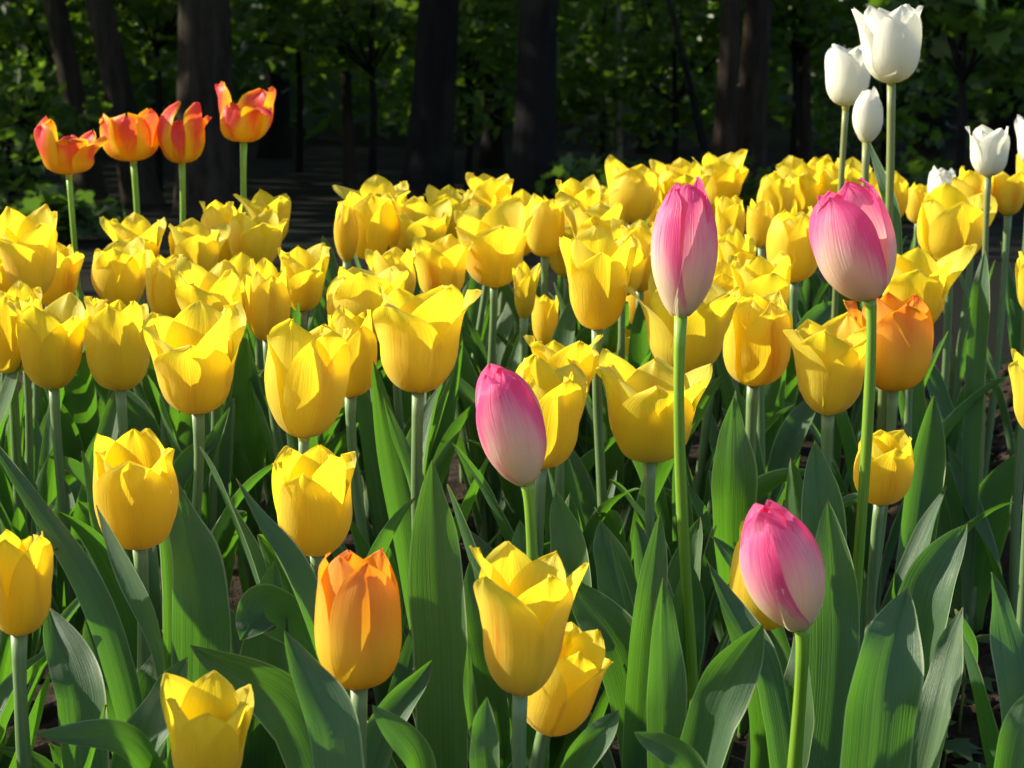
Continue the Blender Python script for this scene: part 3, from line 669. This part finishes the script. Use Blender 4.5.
# leaves picked out one by one in front: owner, tip px, tip py, mid px, mid py, width px, depth mid, depth tip, facing angle deg (0 = to the viewer, + = turned right), fold
NAMED_LEAVES = [
 ('S1', 432, 460, 440, 640, 68, 1.22, 1.20, -10, .25), ('Y6', 236, 478, 318, 630, 44, 1.22, 1.24, 40, .5),
 ('S9', -14, 430, 110, 640, 40, 1.20, 1.28, 35, .45), ('Y5', 96, 505, 168, 690, 36, 1.13, 1.16, -60, .5),
 ('Y5', 178, 482, 200, 640, 70, 1.30, 1.34, 15, .3), ('Y4', 48, 606, 74, 700, 58, 1.16, 1.20, 20, .35),
 ('S2', 34, 733, 140, 752, 42, 1.06, 1.04, 0, .6), ('S2', 187, 657, 140, 748, 66, 1.08, 1.08, -20, .5),
 ('Y3', 190, 645, 300, 730, 66, 1.14, 1.12, 0, .5), ('Y3', 284, 630, 330, 740, 60, 1.00, 1.03, 12, .3),
 ('O1', 432, 660, 385, 735, 44, 1.12, 1.14, -25, .8), ('O1', 372, 705, 415, 760, 40, 1.02, 1.01, 20, .5),
 ('Y1', 468, 640, 472, 730, 16, 1.12, 1.12, 40, .5), ('Y1', 487, 697, 486, 760, 36, 1.00, 1.00, -5, .5),
 ('S3', 566, 573, 625, 660, 64, 1.24, 1.24, 10, .4), ('S3', 660, 512, 646, 640, 40, 1.22, 1.22, 12, .4),
 ('S4', 663, 578, 662, 710, 48, 1.10, 1.10, 0, .3), ('S4', 763, 623, 712, 715, 66, 1.08, 1.06, -25, .5),
 ('P4', 707, 560, 765, 690, 44, 1.18, 1.22, 20, .4), ('Y2', 619, 710, 580, 765, 44, 1.04, 1.03, -25, .6),
 ('S4', 634, 732, 690, 768, 44, 1.00, 1.00, 0, .6), ('S5', 908, 588, 880, 720, 88, 1.08, 1.10, 8, .28),
 ('S5', 963, 607, 934, 715, 46, 1.14, 1.16, -30, .5), ('P4', 828, 500, 842, 640, 60, 1.22, 1.22, 0, .35),
 ('S6', 967, 524, 925, 610, 66, 1.30, 1.30, -25, .6), ('S7', 992, 572, 1022, 700, 58, 1.12, 1.14, 10, .4),
 ('S8', 1022, 450, 985, 525, 54, 2.0, 1.98, -15, .5), ('S8', 868, 432, 940, 505, 44, 2.03, 2.02, 20, .5),
 ('Y8', 934, 395, 926, 500, 50, 1.72, 1.72, -10, .5), ('Y13', 734, 396, 728, 500, 52, 1.50, 1.50, 5, .4),
 ('Y12', 815, 440, 822, 540, 50, 1.42, 1.42, 0, .4), ('Y9', 556, 490, 572, 590, 54, 1.34, 1.34, -10, .4),
 ('Y15', 384, 398, 420, 520, 28, 1.50, 1.52, 30, .5), ('Y5', 142, 452, 165, 560, 34, 1.38, 1.40, 50, .5),
 ('Y7', 720, 590, 765, 680, 60, 1.25, 1.25, 10, .4), ('Y7', 802, 610, 800, 720, 44, 1.20, 1.20, -35, .5),
 ('Y6', 240, 640, 268, 610, 56, 1.30, 1.28, 0, .4), ('O1', 330, 640, 345, 700, 60, 1.22, 1.22, 5, .4),
 ('S10', 85, 620, 120, 720, 50, 1.22, 1.24, 25, .5), ('S10', 160, 640, 150, 720, 60, 1.24, 1.24, -15, .4),
 ('S11', 600, 520, 620, 610, 52, 1.36, 1.38, 15, .4), ('S11', 690, 560, 680, 660, 60, 1.38, 1.38, -10, .4),
 ('S12', 275, 560, 270, 680, 60, 1.32, 1.32, -10, .4), ('S12', 220, 600, 240, 690, 54, 1.34, 1.36, 25, .4),
 ('S13', 520, 520, 530, 620, 56, 1.36, 1.36, 5, .4), ('S13', 470, 560, 490, 650, 46, 1.36, 1.36, -20, .4),
 ('S14', 1032, 690, 1018, 750, 50, 1.02, 1.02, -20, .5), ('S15', 985, 250, 975, 330, 26, 1.95, 1.95, 0, .4), ('S15', 920, 280, 908, 340, 40, 1.95, 1.95, -10, .5),
 ('W3', 869, 140, 893, 230, 17, 1.98, 2.0, 10, .5),
]
SHOOTS = {
 'S1': (445, 1.22, 'broad upright tulip leaf clump right of the front orange tulip'),
 'S2': (120, 1.10, 'low dark leaf clump left of the lowest yellow tulip'),
 'S3': (625, 1.26, 'leaf clump right of the largest front yellow tulip'),
 'S4': (680, 1.10, 'pointed tulip leaves fanning out left of the lowest pink tulip'),
 'S5': (880, 1.14, 'widest leaf clump, half sunlit, right of the lowest pink tulip stem'),
 'S6': (915, 1.34, 'folded leaf clump beside the soil gap under the small low yellow tulip'),
 'S7': (1035, 1.12, 'upright leaves at the right edge beyond the bare soil'),
 'S8': (968, 2.04, 'leaf clump with a bent stem footed in the bare soil on the right'),
 'S9': (135, 1.18, 'long slanting leaf clump crossing the left edge'),
 'S10': (130, 1.28, 'shaded leaf clump under the rounded lone yellow tulip'),
 'S11': (650, 1.42, 'shaded leaf clump at the foot of the straight pink tulip'),
 'S12': (255, 1.36, 'shaded leaf clump left of the front orange tulip'),
 'S13': (505, 1.40, 'shaded leaf clump under the small closed pink tulip'),
 'S14': (1000, 1.03, 'low leaf clump in the bottom right corner'),
 'S15': (962, 2.0, 'thin leaf clump under the lone white tulip on the right'),
}
shoot = {}
for k, (px, d, lab) in SHOOTS.items():
    p = at(px, 700, d); b = Vector((p.x, p.y, ground_z(p.x, p.y) - .004))
    t = empty('tulip_leaf_clump', b); tag(t, lab, 'leaf clump', 'tulip leaf clumps without a bloom')
    rs = np.random.default_rng(500 + int(k[1:]))
    shoot[k] = dict(obj=t, base=b, rs=rs, n=0)

for (own, tx, ty, mx, my, wpx, dm, dt, fa, fold) in NAMED_LEAVES:
    q = BYKEY.get(own) or shoot[own]
    q['n'] = q.get('n', 0) + 1
    rs = q['rs']; b = q['base']
    tip = at(tx, ty, dt) - b; mid = at(mx, my, dm) - b
    root = Vector((rs.normal() * .003, rs.normal() * .003, .008))
    # a curve from the foot through mid to the tip
    c1 = root + Vector((mid.x * .25, mid.y * .25, max(.02, mid.z * .55)))
    pts = []
    n1, n2 = 13, 17
    tan = ((tip - mid).normalized() * .5 + (mid - root).normalized() * .5).normalized()
    l1 = (mid - root).length * .38; l2 = (tip - mid).length * .38
    pts = bez(root, root + Vector((0, 0, l1)), mid - tan * l1, mid, n1)[:-1] + bez(mid, mid + tan * l2, tip - (tip - mid).normalized() * l2 + Vector((0, 0, .0)), tip, n2)
    a = math.radians(fa)
    face = Vector((math.sin(a), -math.cos(a), .35))
    V = leaf_mesh(pts, wpx * dm / FPX * .90, face, rs, fold, rs.normal() * .45, True, .42, 1.7)
    link('leaf', V, M['leaf'], q['obj'])

# the other leaves of every plant
for q in REC:
    rs = q['rs']; have = q.get('n', 0)
    n = max(1 if have < 4 else 0, (4 if rs.random() < .5 else 5) + (1 if q['d'] > 1.35 else 0) - have)
    if q['kind'] in ('red', 'white'): n = 2
    if q['key'] in ('Y78', 'Y77'): n = 1
    gap = abs(q['base'].x - .235 * q['base'].y - .01)
    if gap < .07: n = min(n, 1)
    elif gap < .13: n = min(n, 2)
    az = rs.random() * 6.28
    for k in range(n):
        Lf = q['L'] * (0.52 + .33 * rs.random()) if q['kind'] in ('yellow', 'flame', 'orange') else .24 + .06 * rs.random()
        Lf = min(Lf, .36)
        basal_leaf(q['obj'], rs, az, Lf, .022 + .022 * rs.random(), math.radians(9 + 11 * rs.random()), max(0, .10 + .22 * rs.normal()), .008 + .02 * k, q['d'] < 1.8)
        az += 2.4 + .5 * rs.normal()
for k, s in shoot.items():
    rs = s['rs']; az = rs.random() * 6.28
    for j in range(max(0, (3 if k not in ('S5', 'S6', 'S8', 'S14', 'S15') else 1) - s['n'])):
        basal_leaf(s['obj'], rs, az, .20 + .05 * rs.random(), .04 + .012 * rs.random(), math.radians(12 + 8 * rs.random()), .15, .01)
        az += 2.6
    V, F, U = tube([Vector((0, 0, -.005)), Vector((0, 0, .03)), Vector((.002, 0, .06))], [.006, .0055, .004], 10)
    link('stem', mesh_from('stem', V, F, U), M['stem'], s['obj'])

# ------------------------------------------------------------------ weeds on the bare soil
LOBES = [(0, 0), (.28, -.10), (.5, .10), (.38, .30), (.52, .62), (.24, .56), (0, 1.0), (-.24, .56), (-.52, .62), (-.38, .30), (-.5, .10), (-.28, -.10)]
def weed(px, py, d, lab, n, h):
    p = at(px, py, d); b = Vector((p.x, p.y, ground_z(p.x, p.y)))
    t = empty('weed_seedling', b); tag(t, lab, 'weed', 'weed seedlings on the soil')
    V, F, U = tube([Vector((0, 0, -.004)), Vector((.004, 0, h * .5)), Vector((-.003, .004, h))], [.0016, .0013, .0009], 7)
    link('stem', mesh_from('stem', V, F, U), M['stem_olive'], t)
    for k in range(n):
        az = 2.4 * k + random.random(); z = h * (.25 + .75 * k / n); sc = random.uniform(.030, .045)
        o = Vector((math.cos(az), math.sin(az), random.uniform(-.1, .5))).normalized(); s = Vector((-math.sin(az), math.cos(az), 0)); nn = o.cross(s)
        vs_ = [Vector((0, 0, z)) + o * (sc * (.25 + y)) + s * (sc * x) - nn * (sc * .35 * y * y) for x, y in LOBES]
        c = Vector((0, 0, z)) + o * (sc * .65) - nn * (sc * .02)
        vs_.append(c); m = len(LOBES)
        vs_.append(Vector((0, 0, z)))
        f = [(i, (i + 1) % m, m) for i in range(m)]
        link('leaf', mesh_from('weed_leaf', vs_, f + [(0, 1, m + 1)], [(.5, .5)] * len(vs_)), M['maple_leaf'], t)
weed(962, 640, 1.80, 'small lobed weed seedling on the bare soil right of the widest leaf', 7, .11)
weed(985, 720, 1.62, 'leafy weed seedling low on the bare soil near the bottom right corner', 6, .05)
weed(945, 700, 1.72, 'tiny weed sprouting beside the widest leaf clump', 5, .06)

# ------------------------------------------------------------------ woods
def cards(centres, size, spread_n, rs, shape='quad'):
    """many small leaves as one mesh; arrays"""
    n = len(centres)
    a = rs.random(n) * 6.283; tilt = rs.normal(0, .75, n); roll = rs.normal(0, .6, n)
    d = np.stack([np.cos(a) * np.cos(tilt), np.sin(a) * np.cos(tilt), np.sin(tilt)], 1)
    up = np.stack([rs.normal(0, .35, n), rs.normal(0, .35, n), np.ones(n)], 1)
    s = np.cross(d, up); s /= np.linalg.norm(s, axis=1, keepdims=True); nn = np.cross(s, d)
    sz = size * (0.6 + .8 * rs.random(n))[:, None]
    if shape == 'quad': out = [(0, -.5, 0), (.34, -.05, .06), (0, .55, 0), (-.34, -.05, .06)]
    else: out = [(x, y - .45, .18 * abs(x)) for x, y in LOBES]
    m = len(out)
    V = np.zeros((n, m, 3))
    for k, (x, y, z) in enumerate(out): V[:, k] = centres + sz * (x * s + y * d + z * nn)
    me = bpy.data.meshes.new('foliage')
    me.vertices.add(n * m); me.loops.add(n * m); me.polygons.add(n)
    me.vertices.foreach_set('co', V.ravel().astype(np.float32)); me.loops.foreach_set('vertex_index', np.arange(n * m, dtype=np.int32))
    me.polygons.foreach_set('loop_start', np.arange(0, n * m, m, dtype=np.int32)); me.polygons.foreach_set('loop_total', np.full(n, m, dtype=np.int32))
    me.update(); me.validate()
    return me

def clumped(n, nclump, radii, rs, cr_=.5):
    c = rs.normal(0, 1, (nclump, 3)); c /= np.linalg.norm(c, axis=1, keepdims=True); c *= (rs.random((nclump, 1)) ** .45) * np.array(radii)
    i = rs.integers(0, nclump, n)
    return c[i] + rs.normal(0, cr_, (n, 3)) * np.array([1, 1, .6]), c

CROWNS = []
for k in range(4):
    rs = np.random.default_rng(40 + k)
    pts, cl = clumped(4200, 60, (2.6, 2.6, 2.6), rs, .42)
    CROWNS.append((cards(pts, .21, 0, rs, 'quad'), cl)); CROWNS[-1][0].materials.append(M['tree_leaf'])

def tree(x, y, lean, rad, hgt, mat, lab, seed, crown_z=None, flare=1.5, grp='trees of the woods behind the bed', leaves=True):
    rs = np.random.default_rng(seed)
    b = Vector((x, y, ground_z(x, y) - .08)); t = empty('woodland_tree', b); tag(t, lab, 'tree', grp)
    path = []; n = 26
    wob = rs.normal(0, 1, 4)
    for k in range(n):
        f = k / (n - 1); z = hgt * f
        path.append(Vector((lean * z + .10 * rad * 4 * math.sin(f * 7 + wob[0]), .1 * math.sin(f * 5 + wob[1]), z)))
    def rr(f, th):
        fl = 1 + (flare - 1) * math.exp(-f * hgt / .28)
        return rad * (1 - .72 * f) * fl * (1 + .06 * math.sin(3 * th + wob[2] + 4 * f) + .04 * math.sin(7 * th + 3 * f * hgt) + (.18 * (fl - 1)) * math.sin(5 * th + wob[3]))
    V, F, U = [], [], []
    m = 16
    for k, p in enumerate(path):
        for i in range(m):
            th = 2 * math.pi * i / m; r = rr(k / (n - 1), th)
            V.append(p + Vector((r * math.cos(th), r * math.sin(th), 0)))
    for k in range(n - 1):
        for i in range(m): F.append((k * m + i, k * m + (i + 1) % m, (k + 1) * m + (i + 1) % m, (k + 1) * m + i))
    cz = crown_z or hgt * .72
    me, cl = CROWNS[seed % len(CROWNS)]
    top = path[-1].copy()
    rot = rs.random() * 6.28; R = Matrix.Rotation(rot, 3, 'Z')
    cc = Vector((lean * cz, 0, cz))
    for c in cl[:9]:                            # limbs into the crown
        e = cc + R @ Vector(c * .85); s0 = path[min(n - 2, int(n * max(.35, min(.9, (e.z - 1.6) / hgt))))]
        v2, f2, _ = tube(bez(s0, s0 + (e - s0) * .3 + Vector((0, 0, .1)), s0 + (e - s0) * .7 + Vector((0, 0, .3)), e, 7), [rad * .30 * (1 - .85 * q / 6) for q in range(7)], 7)
        o = len(V); V += v2; F += [tuple(o + i for i in f) for f in f2]
    link('trunk', mesh_from('trunk', V, F), mat, t)
    if leaves:
        c = link('crown', me, None, t); c.location = cc; c.rotation_euler = (0, 0, rot)
    return t

def px_tree(px_top, px_base, wpx, d, mat, lab, seed, hgt=9.5, flare=1.5, crown_z=None):
    xb = (px_base - 512) / FPX * d; zt = CAM_Z + 80 / FPX * d; xt = (px_top - 512) / FPX * d
    return tree(xb, d, (xt - xb) / (zt + .05), wpx * d / FPX * .5 * 1.06, hgt, mat, lab, seed, crown_z, flare)

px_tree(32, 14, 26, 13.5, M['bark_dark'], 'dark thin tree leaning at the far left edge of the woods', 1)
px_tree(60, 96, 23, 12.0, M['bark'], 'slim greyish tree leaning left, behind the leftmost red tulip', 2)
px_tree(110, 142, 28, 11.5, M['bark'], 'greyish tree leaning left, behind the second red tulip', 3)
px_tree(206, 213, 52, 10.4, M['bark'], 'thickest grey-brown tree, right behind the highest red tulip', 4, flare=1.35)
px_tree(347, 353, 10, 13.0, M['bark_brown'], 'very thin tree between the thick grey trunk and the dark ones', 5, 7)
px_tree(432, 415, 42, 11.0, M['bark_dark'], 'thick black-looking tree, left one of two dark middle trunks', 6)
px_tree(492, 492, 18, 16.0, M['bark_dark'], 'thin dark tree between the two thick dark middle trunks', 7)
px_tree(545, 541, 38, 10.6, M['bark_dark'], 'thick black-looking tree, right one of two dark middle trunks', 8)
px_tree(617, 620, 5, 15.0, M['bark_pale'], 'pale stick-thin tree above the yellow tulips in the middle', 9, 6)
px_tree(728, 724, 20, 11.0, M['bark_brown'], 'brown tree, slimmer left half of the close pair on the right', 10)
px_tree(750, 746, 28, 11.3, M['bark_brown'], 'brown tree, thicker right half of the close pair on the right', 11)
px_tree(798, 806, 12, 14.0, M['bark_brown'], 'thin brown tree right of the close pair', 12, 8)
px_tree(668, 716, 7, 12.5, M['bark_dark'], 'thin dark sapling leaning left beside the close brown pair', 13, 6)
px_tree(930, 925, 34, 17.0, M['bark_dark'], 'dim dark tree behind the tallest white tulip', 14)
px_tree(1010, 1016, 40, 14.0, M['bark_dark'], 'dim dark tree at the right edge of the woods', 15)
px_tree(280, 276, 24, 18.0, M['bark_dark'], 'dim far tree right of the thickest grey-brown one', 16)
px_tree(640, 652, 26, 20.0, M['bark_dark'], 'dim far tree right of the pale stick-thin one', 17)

def sapling(px, d, zc, rad, n, size, lab, seed, shape='maple', zr=None, mat='maple_leaf'):
    rs = np.random.default_rng(seed)
    x = (px - 512) / FPX * d; b = Vector((x, d, ground_z(x, d) - .03)); t = empty('sapling', b); tag(t, lab, 'sapling', 'saplings and bushes in the woods')
    if mat == 'maple_leaf' and seed != 70: n = int(n * 1.6); size *= .74
    pts, cl = clumped(n, max(8, n // 28), (rad, rad * .8, zr or rad * .75), rs, rad * .16)
    pts = pts + np.array([0, 0, zc + .05]); pts = pts[pts[:, 2] > .05]
    link('crown', cards(pts, size, 0, rs, shape), M[mat], t)
    V, F, _ = tube([Vector((0, 0, 0)), Vector((.02, 0, zc * .5)), Vector((0, .03, zc)), Vector((.05, 0, zc + rad * .5))], [.03, .024, .016, .006], 8)
    for c in cl[:10]:
        e = Vector(c) * .9 + Vector((0, 0, zc)); s0 = Vector((.01, 0, max(.1, zc - .3)))
        v2, f2, _ = tube([s0, s0 + (e - s0) * .5 + Vector((0, 0, .06)), e], [.012, .008, .003], 6)
        o = len(V); V += v2; F += [tuple(o + i for i in f) for f in f2]
    link('trunk', mesh_from('trunk', V, F), M['bark_dark'], t)

sapling(70, 13.0, 1.0, .85, 700, .105, 'leafy bush behind the leaning grey trunks at far left', 61)
sapling(10, 11.0, .35, .6, 420, .09, 'low bush at the left edge behind the yellow tulips', 62)
sapling(160, 12.6, 1.25, .7, 520, .11, 'bright leafy sapling between the leaning and thickest trunks', 63)
sapling(300, 15.0, 1.3, 1.0, 760, .11, 'leafy sapling right of the thickest grey-brown trunk', 64)
sapling(372, 12.4, 1.1, .6, 420, .10, 'sapling left of the left dark middle trunk', 65)
sapling(468, 13.2, 1.0, .85, 760, .10, 'bright sapling between the two dark middle trunks', 66)
sapling(600, 15.5, 1.0, 1.1, 900, .11, 'broad sapling right of the right dark middle trunk', 67)
sapling(672, 14.0, .9, .8, 560, .10, 'sapling left of the close brown pair', 68)
sapling(790, 13.6, 1.2, .7, 460, .11, 'sapling just right of the close brown pair', 69)
sapling(955, 10.0, 1.05, .55, 300, .13, 'big-leaved maple branch hanging above the white tulips at right', 70, zr=.22)
sapling(880, 15.0, .8, 1.0, 620, .11, 'dim sapling behind the white tulip bud', 71)
sapling(1010, 12.5, .9, .7, 420, .11, 'dim sapling at the right edge of the woods', 72)

sapling(30, 8.6, .10, .40, 300, .075, 'low shrub at the far left behind the leftmost red tulip', 81, zr=.12, mat='tree_leaf')
sapling(620, 10.2, .15, .6, 460, .075, 'low shrub right of the right dark middle trunk', 84, zr=.12, mat='tree_leaf')
sapling(860, 9.8, .12, .6, 460, .075, 'low shrub behind the white tulip stems', 85, zr=.12, mat='tree_leaf')

def build_woods():
    rs = np.random.default_rng(5)
    n = 64000
    P = []
    nc = 1300
    cx = rs.uniform(-30, 26, nc); cy = rs.uniform(19, 40, nc); cz = rs.random(nc) ** 1.3 * 9.5
    # unseen foliage added forward on the left, shaped to keep sun off the trunks
    left = rs.random(nc) < .38
    cx[left] = rs.uniform(-20, -5.0, left.sum()); cy[left] = 6.3 + .24 * np.abs(cx[left]) + rs.uniform(0, 9.5, left.sum())
    cy[left] = np.maximum(cy[left], np.abs(cx[left]) * 1.9 - 1.5)
    cz[left] = .5 + rs.random(left.sum()) * 10.5
    c = np.stack([cx, cy, cz], 1)
    i = rs.integers(0, nc, n)
    extra = rs.choice(np.flatnonzero(left), 26000)
    i = np.concatenate([i, extra]); n = len(i)
    pts = c[i] + rs.normal(0, .75, (n, 3)) * np.array([1, 1, .7])
    sizes = np.where(left[i], .24, .42)
    back = np.stack([rs.uniform(-34, 34, 14000), rs.uniform(40, 45, 14000), rs.random(14000) ** 1.4 * 8], 1)
    back2 = np.stack([rs.uniform(-30, 30, 16000), rs.uniform(36, 46, 16000), rs.random(16000) * 4.5], 1)
    pts = np.concatenate([pts, back, back2]); sizes = np.concatenate([sizes, np.full(len(back) + len(back2), .46)])
    ok = pts[:, 2] > 0; pts = pts[ok]; sizes = sizes[ok][:, None]
    o = link('far_woods', cards(pts, sizes, 0, rs, 'quad'), M['tree_leaf'])
    tag(o, 'dense dark green mass of woodland foliage behind the tree trunks', 'woods', kind='stuff')
build_woods()
